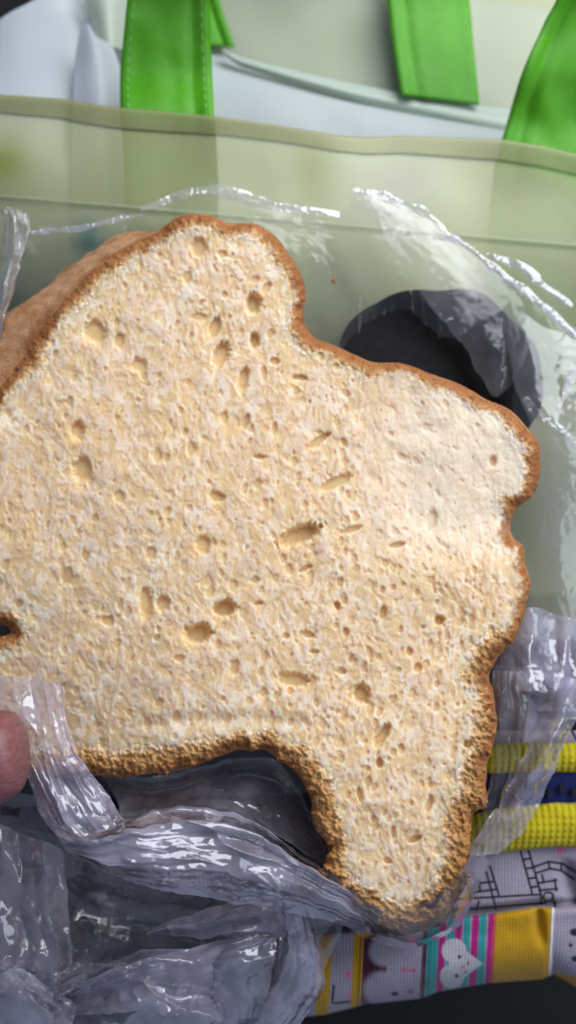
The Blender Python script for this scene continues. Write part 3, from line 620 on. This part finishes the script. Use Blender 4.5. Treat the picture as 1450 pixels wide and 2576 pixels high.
CRE = [([(160,1805),(170,1832),(176,1850)],8,.016),([(255,1970),(270,1985),(286,2005)],10,.019),([(175,2092),(205,2105),(245,2122)],8,.021),([(250,2112),(320,2126),(380,2137),(425,2147)],5,.0225),
 ([(430,2162),(500,2162),(565,2180)],7,.0215),([(425,2147),(450,2132),(495,2142),(530,2155)],5,.0215),([(305,2157),(345,2172),(395,2167)],11,.021),([(345,2217),(420,2222),(490,2247)],7,.016),
 ([(350,2022),(400,2040),(450,2057),(525,2082),(560,2105)],9,.017),([(540,2095),(575,2127),(650,2157),(725,2172),(800,2200)],19,.017),([(595,2007),(625,2042),(670,2092)],5,.006),([(480,1977),(565,1987),(600,2012)],7,.002),
 ([(415,2317),(440,2357),(500,2367)],13,-.008),([(500,2317),(600,2282),(695,2277)],6,-.008),([(515,2412),(575,2392),(640,2375),(695,2352)],11,.002),([(310,2432),(380,2407),(440,2395),(500,2382)],7,.004),
 ([(0,2427),(75,2477),(145,2530)],10,-.002),([(180,2487),(215,2496),(250,2502)],5,-.002),([(285,2462),(350,2467),(380,2492),(420,2517),(500,2552),(550,2557)],12,.004),([(440,2477),(505,2487),(555,2497)],9,.004),
 ([(700,2362),(708,2405),(705,2447),(665,2512),(635,2547)],11,.000),([(295,2490),(302,2505),(305,2520)],9,.004),([(680,2200),(705,2240),(718,2290)],8,.008),([(745,2225),(780,2300),(800,2390),(812,2440)],6,.004),
 ([(640,2200),(675,2225),(690,2250)],6,.006),([(330,2490),(345,2510),(350,2530)],9,.004),([(210,2340),(250,2365),(285,2375)],10,-.012)]
CRE += [([(165,1815),(175,1860),(215,1940),(260,2000),(310,2075)],6,0),([(75,1912),(100,1965),(140,2050),(165,2120)],7,0),([(130,1790),(150,1870),(190,1960),(240,2060)],7,0),([(105,1790),(118,1880),(150,1970),(200,2070)],6,0),([(60,1800),(100,1860),(125,1960),(170,2080)],6,0)]
CRE += [([(x + 6, y0), (x - 2, (y0 + y1) / 2), (x - 4, y1)], 8, 0) for (x, y0, y1) in [(88, 2290, 2470), (140, 2290, 2490), (58, 2300, 2440), (8, 2260, 2400)]]
RID = [(p, w * .9, 1.15) for (p, w, z) in CRE]
STR = [([(x, y0), (x + d * .4, (y0 + y1) / 2), (x + d, y1)], 3.4, 1.3) for (x, y0, y1, d) in [(905,735,895,-6),(940,790,905,-2),(965,765,910,-3),(985,770,915,0),(1030,720,830,16),(1050,770,930,-2),(1070,800,930,14),(1000,800,915,-3),(925,800,900,-4),(1105,770,890,2),(1060,745,840,8)]]
zt = -.0365
# sheet behind the bread, over the tote
filmpatch('back_film', [[(-150,560,zt),(20,545,zt),(200,530,zt),(360,524,zt),(540,482,zt+.002),(720,520,zt),(850,540,zt),(905,485,zt+.002),(1010,510,zt),(1130,592,zt),(1250,685,zt),(1350,745,zt),(1460,835,zt)],
  [(-150,800,zt),(20,790,zt),(200,780,zt),(360,770,zt),(540,760,zt-.001),(720,760,zt),(850,760,zt-.0015),(920,760,zt-.0015),(1020,780,zt-.0015),(1140,830,zt),(1260,900,zt-.0015),(1360,980,zt),(1470,1060,zt)],
  [(-150,1500,zt-.01),(20,1500,zt-.01),(200,1500,zt-.01),(360,1500,zt-.01),(540,1500,zt-.01),(720,1500,zt-.01),(850,1500,zt-.01),(920,1500,zt-.01),(1020,1500,zt-.01),(1140,1500,zt-.008),(1260,1500,zt),(1360,1500,zt),(1480,1500,zt)],
  [(-150,2000,zt-.01),(20,2000,zt-.01),(200,2000,zt-.01),(360,2000,zt-.01),(540,2000,zt-.01),(720,2000,zt-.01),(850,2000,zt-.01),(920,2000,zt-.01),(1020,2000,zt-.01),(1140,1900,zt-.01),(1260,1750,zt),(1360,1700,zt),(1480,1680,zt)]], 560, 560, M_back_film,
  [(3, 3, .0016, 100, (-.5, .5)), (4, 2, .0004, 50, (-.3, .3))], .0002, 12, rid=STR)
# rolled bright edges of the bag
def roll(name, pts, w, mat, seed, amp=.0016, per=26, z=-.031, nu=260, nv=18):
    c = cr(pts, nu); tn = np.gradient(c, axis=0); tn /= np.linalg.norm(tn, axis=1)[:, None]; nn = np.stack([-tn[:, 1], tn[:, 0]], 1)
    s = np.linspace(-1, 1, nv)[:, None]; wid = w * (.45 + .9 * vnoise(np.arange(nu) / 26, np.zeros(nu), seed)) * np.sin(np.linspace(.12, PI - .12, nu)) ** .4
    X = c[None, :, 0] + nn[None, :, 0] * s * wid; Y = c[None, :, 1] + nn[None, :, 1] * s * wid
    Z = z + .14 * wid * PX * (1 - s ** 2) + crumple(X, Y, seed, 4, amp * 1.1, per) + .0002 * (vnoise(X / 7, Y / 7, seed) - .5)
    return sheet(name, X, Y, Z, mat, bag)
roll('film_edge', [(355,527),(400,512),(440,497),(490,482),(545,480),(600,492),(650,508),(700,520),(760,530),(855,540)], 17, M_film_dense, 11)
roll('film_edge', [(60,590),(120,580),(200,575),(280,555),(360,540)], 9, M_film_fold, 12)
roll('film_edge', [(890,480),(940,487),(1000,505),(1060,530),(1110,570),(1130,595)], 12, M_film_dense, 13)
roll('film_edge', [(1120,590),(1190,630),(1260,690),(1330,740),(1400,800),(1470,870)], 13, M_film_fold, 14)
roll('film_edge', [(1225,640),(1310,670),(1370,720),(1440,770)], 12, M_film_fold, 15)
roll('film_edge', [(1320,1000),(1360,1050),(1400,1075),(1460,1130)], 13, M_film_dense, 16, z=-.026)
roll('film_edge', [(1395,1060),(1410,1010),(1440,930)], 8, M_film_fold, 17, z=-.026)
roll('film_edge', [(1090,600),(1140,598),(1160,588)], 7, M_film_fold, 18)
# diagonal doubled flap above the black object
filmpatch('film_flap', [[(878,462,-0.0285),(900,470,-0.0285),(930,478,-0.0295)],[(925,545,-0.0285),(1000,550,-0.0280),(1100,565,-0.0300)],[(968,615,-0.0285),(1080,640,-0.0280),(1215,660,-0.0300)],[(1050,725,-0.0290),(1180,730,-0.0285),(1310,750,-0.0300)],[(1112,802,-0.0295),(1220,815,-0.0290),(1335,850,-0.0305)],[(1180,892,-0.0300),(1250,900,-0.0295),(1315,920,-0.0305)],[(1215,960,-0.0305),(1255,962,-0.0300),(1285,968,-0.0310)],[(1242,995,-0.0310),(1248,995,-0.0305),(1254,998,-0.0310)]], 90, 220, M_film_flap,
  [(21, 3, .0016, 60, (-.9, -.2)), (22, 2, .0008, 26, (0, PI))], .0002, 22, rid=[([(960,612),(1000,600),(1030,575)],12,1.0),([(1118,812),(1150,802),(1185,788)],8,.9),([(905,480),(990,500),(1090,560)],9,.9)])
# thin streaks over the black object
filmpatch('film_wrinkle', [[(1250,760,-.030),(1330,800,-.028),(1460,860,-.03)],[(1290,950,-.028),(1350,960,-.026),(1460,1000,-.028)],[(1330,1060,-.026),(1390,1080,-.024),(1460,1120,-.026)],[(1365,1250,-.028),(1410,1260,-.027),(1470,1260,-.028)],[(1340,1450,-.028),(1400,1470,-.026),(1470,1480,-.028)],[(1320,1590,-.027),(1400,1600,-.025),(1470,1600,-.027)]], 90, 260, M_film,
  [(41, 3, .0020, 70, (-.5, .3)), (42, 2, .0006, 30, (-.4, .2))], .0005, 23)
# bright gathered strip at the upper left
filmpatch('film_strip', [[(0,525,-.026),(30,520,-.022),(72,532,-.026)],[(8,560,-.026),(40,555,-.021),(75,560,-.026)],[(8,640,-.026),(35,640,-.022),(62,645,-.026)],[(-2,720,-.026),(20,725,-.022),(42,725,-.026)],[(-12,800,-.026),(0,800,-.022),(14,800,-.026)],[(-40,960,-.026),(-30,960,-.022),(-15,960,-.026)]], 60, 160, M_film_dense,
  [(51, 2, .0016, 40, (-.3, .3))], .0004, 24, pl=[('v',5,.0034,72),('v',11,.0014,73)])
# right, below the tote: crumpled sheet beside the bread
filmpatch('film_crumple', [[(1300,1560,-.022),(1340,1530,-.020),(1460,1560,-.022)],[(1240,1680,-.02),(1340,1680,-.014),(1470,1680,-.018)],[(1235,1800,-.02),(1330,1800,-.013),(1470,1800,-.017)],[(1235,1860,-.02),(1320,1870,-.014),(1450,1800,-.018)]], 150, 190, M_film_fold,
  [(61, 4, .0034, 62, (0, PI)), (62, 2, .0012, 30, (0, PI))], .0005, 25, pl=[('v',6,.0036,67),('u',5,.0026,69)])
filmpatch('film_band', [[(1380,1700,-.014),(1430,1710,-.010),(1490,1720,-.014)],[(1330,1860,-.014),(1380,1860,-.009),(1440,1830,-.013)],[(1270,2000,-.013),(1320,2000,-.008),(1375,1990,-.012)],[(1215,2080,-.013),(1260,2090,-.009),(1315,2090,-.012)],[(1180,2150,-.012),(1210,2155,-.010),(1255,2150,-.012)]], 80, 240, M_film_fold,
  [(63, 3, .0034, 40, (.1, .9)), (64, 2, .0012, 18, (0, PI))], .0004, 26, rid=[([(1440,1830),(1390,1860),(1370,1920),(1330,1985),(1310,2010)],13,.9),([(1450,1770),(1380,1870),(1310,1980),(1240,2080),(1190,2150)],8,.9)])
filmpatch('film_side', [[(1238,1690,-.016),(1275,1690,-.014),(1330,1690,-.016)],[(1244,1800,-.016),(1275,1800,-.012),(1330,1800,-.015)],[(1236,1950,-.015),(1260,1950,-.012),(1300,1950,-.014)],[(1205,2060,-.014),(1225,2070,-.012),(1255,2070,-.014)],[(1170,2150,-.013),(1195,2155,-.012),(1220,2150,-.013)]], 60, 200, M_film,
  [(67, 2, .0014, 50, (-.4, .5))], .0005, 27, pl=[('v',5,.0026,70),('v',12,.0010,71)])
# film wrapped round the bottom tip of the slice
filmpatch('film_tip', [[(815,2175,.004),(900,2250,.012),(1010,2285,.014),(1110,2250,.013),(1180,2160,.006),(1212,2130,-.004)],[(800,2200,-.002),(890,2305,.004),(1010,2358,.006),(1120,2330,.006),(1185,2230,.002),(1222,2150,-.008)],[(780,2240,-.012),(880,2340,-.010),(1010,2385,-.010),(1130,2350,-.010),(1200,2250,-.010),(1232,2165,-.014)]], 160, 40, M_film,
  [(71, 3, .0012, 50, (0, PI))], .0003, 28, rid=[([(1214,2140),(1200,2200),(1165,2262),(1125,2318),(1060,2350)],4,.9),([(800,2170),(850,2225),(905,2290),(950,2325)],8,.9)])
# over the thumb and down to the right
filmpatch('film_gather', [[(-120,1720,.0115),(0,1706,.0125),(90,1708,.0125),(158,1728,.012)],[(-120,1800,.0115),(10,1790,.012),(110,1800,.0135),(166,1800,.0125)],[(-60,1890,.0105),(60,1880,.0115),(130,1890,.0145),(205,1910,.0125)],[(60,1950,.011),(100,1970,.013),(180,1985,.016),(262,1985,.012)],[(100,2040,.012),(140,2050,.015),(220,2045,.018),(300,2050,.013)],[(150,2115,.012),(190,2110,.016),(260,2090,.019),(318,2075,.013)]], 110, 200, M_film_fold,
  [(81, 2, .0016, 60, (-.75, -.05))], .0003, 29, rid=RID, pl=[('v',6,.0036,51),('v',13,.0010,52),('v',27,.0004,82)])
filmpatch('film_sweep', [[(130,2070,.012),(210,2090,.016),(310,2072,.016),(400,2035,.012),(520,2030,.010),(640,2070,.008),(740,2140,.006),(850,2215,.006),(960,2300,.002)],[(150,2115,.016),(230,2125,.021),(340,2105,.022),(430,2095,.020),(540,2090,.018),(650,2125,.016),(750,2180,.014),(860,2245,.012),(965,2325,.004)],[(162,2125,.016),(250,2165,.020),(350,2170,.022),(440,2170,.020),(550,2165,.018),(650,2185,.016),(750,2220,.014),(860,2280,.010),(965,2345,.002)],[(165,2135,.010),(260,2190,.012),(350,2222,.014),(440,2245,.013),(540,2262,.012),(640,2280,.011),(740,2298,.009),(860,2325,.005),(960,2360,-.002)]], 320, 120, M_film_fold,
  [(83, 2, .0028, 80, (1.2, 2.1))], .0005, 30, rid=RID, pl=[('u',5,.0046,53),('u',11,.0012,54),('u',26,.0005,84)])
filmpatch('film_hollow', [[(260,1950,-.018),(400,1950,-.018),(560,1915,-.018),(700,1920,-.018),(790,2060,-.018)],[(290,2010,-.012),(400,2010,-.010),(540,1980,-.010),(690,2000,-.012),(810,2120,-.014)],[(310,2080,-.002),(420,2050,0),(540,2040,0),(680,2090,-.002),(830,2190,-.006)]], 200, 90, M_film_hollow,
  [(91, 3, .003, 80, (1.0, 2.0))], .0006, 31, rid=RID, pl=[('u',5,.0034,55),('u',11,.0009,56)])
# loose sheet over the bottom left
filmpatch('loose_film', [[(-160,1960,-.036),(120,2010,-.030),(300,2080,-.030),(500,2110,-.028),(700,2160,-.022),(860,2260,-.014)],[(-120,2080,-.040),(120,2150,-.034),(300,2230,-.030),(500,2270,-.026),(700,2290,-.018),(860,2330,-.012)],[(-120,2250,-.036),(120,2280,-.034),(300,2330,-.034),(500,2340,-.026),(690,2350,-.016),(830,2400,-.014)],[(-120,2420,-.026),(120,2440,-.022),(300,2430,-.016),(500,2430,-.012),(690,2430,-.010),(800,2480,-.016)],[(-120,2620,-.024),(120,2620,-.02),(300,2620,-.015),(500,2620,-.015),(660,2600,-.02),(760,2580,-.028)]], 340, 220, M_film_loose,
  [(93, 5, .009, 110, (0, PI)), (94, 2, .0016, 60, (.9, 2.3))], .0005, 32, rid=RID, pl=[('v',8,.0050,57)])
filmpatch('film_fold', [[(660,2195,.002),(700,2200,.006),(745,2225,.002)],[(695,2280,-.002),(735,2290,.004),(775,2300,-.002)],[(705,2380,-.006),(755,2390,0),(800,2390,-.006)],[(690,2450,-.010),(750,2460,-.004),(815,2480,-.010)],[(630,2540,-.014),(700,2560,-.008),(760,2570,-.014)],[(590,2620,-.016),(660,2630,-.012),(720,2630,-.016)]], 80, 200, M_film_fold,
  [(96, 2, .0020, 50, (-.5, .5))], .0004, 33, rid=RID, pl=[('v',5,.0040,60),('v',11,.0010,61)])
filmpatch('film_fold', [[(120,2490,-.014),(330,2400,-.006),(480,2385,-.004),(620,2345,-.006),(700,2330,-.010)],[(120,2530,-.014),(330,2450,.002),(470,2440,.002),(580,2420,-.002),(680,2400,-.008)],[(120,2570,-.014),(340,2520,0),(440,2520,0),(540,2530,-.004),(600,2570,-.01)],[(120,2640,-.014),(340,2640,-.004),(440,2640,-.004),(540,2640,-.006),(600,2650,-.012)]], 220, 150, M_film_fold,
  [(98, 3, .0050, 70, (.7, 2.2))], .0004, 34, rid=RID, pl=[('u',5,.0048,62),('u',11,.0012,63)])
filmpatch('film_fold', [[(-60,2400,-.014),(40,2430,-.010),(120,2480,-.010),(200,2530,-.014)],[(-60,2480,-.008),(40,2500,-.002),(110,2540,-.004),(180,2590,-.01)],[(-60,2640,-.012),(40,2640,-.006),(110,2640,-.006),(180,2650,-.012)]], 120, 120, M_film_fold,
  [(101, 3, .0036, 70, (0, PI))], .0004, 35, rid=RID, pl=[('u',5,.0040,65)])
cl_ = blob('shade_blob', 520, 2240, 400, 150, .012, -.048, surf('dark_olive_shade', (.035, .03, .012), .9, 900, .3, .4), .1, 8, .3)  # blob added for the dark olive shade under the film
cl_['label'] = 'dark olive blob standing for the shade under the crumpled film below the bread'; cl_['category'] = 'shade filler'
filmpatch('film_fold', [[(372,2338,-.014),(520,2285,-.010),(640,2255,-.008),(705,2235,-.008)],[(372,2346,-.012),(530,2328,-.004),(640,2308,-.002),(712,2300,-.004)],[(380,2356,-.014),(540,2375,-.008),(640,2365,-.006),(710,2360,-.008)]], 170, 80, M_film_fold, [(103, 2, .003, 60, (.9, 2.2))], .0002, 36, rid=RID, pl=[('u',4,.0036,74)])
filmpatch('film_fold', [[(-60,2060,-.022),(40,2090,-.016),(100,2110,-.014),(160,2140,-.016)],[(-40,2360,-.016),(60,2370,-.010),(120,2375,-.010),(180,2390,-.016)],[(-40,2500,-.014),(60,2500,-.009),(120,2510,-.009),(180,2530,-.014)]], 100, 140, M_film_hollow, [(104, 2, .002, 60, (-.4, .4))], .0002, 37, pl=[('v',5,.0050,76)])
filmpatch('film_fold', [[(500,2400,-.006),(580,2375,-.002),(700,2340,-.006)],[(520,2460,-.004),(600,2440,.002),(690,2430,-.004)],[(560,2560,-.008),(610,2560,-.002),(660,2560,-.008)]], 110, 120, M_film_loose, [(105, 2, .003, 60, (.5, 2.0))], .0002, 38, rid=RID, pl=[('u',4,.0036,78)])
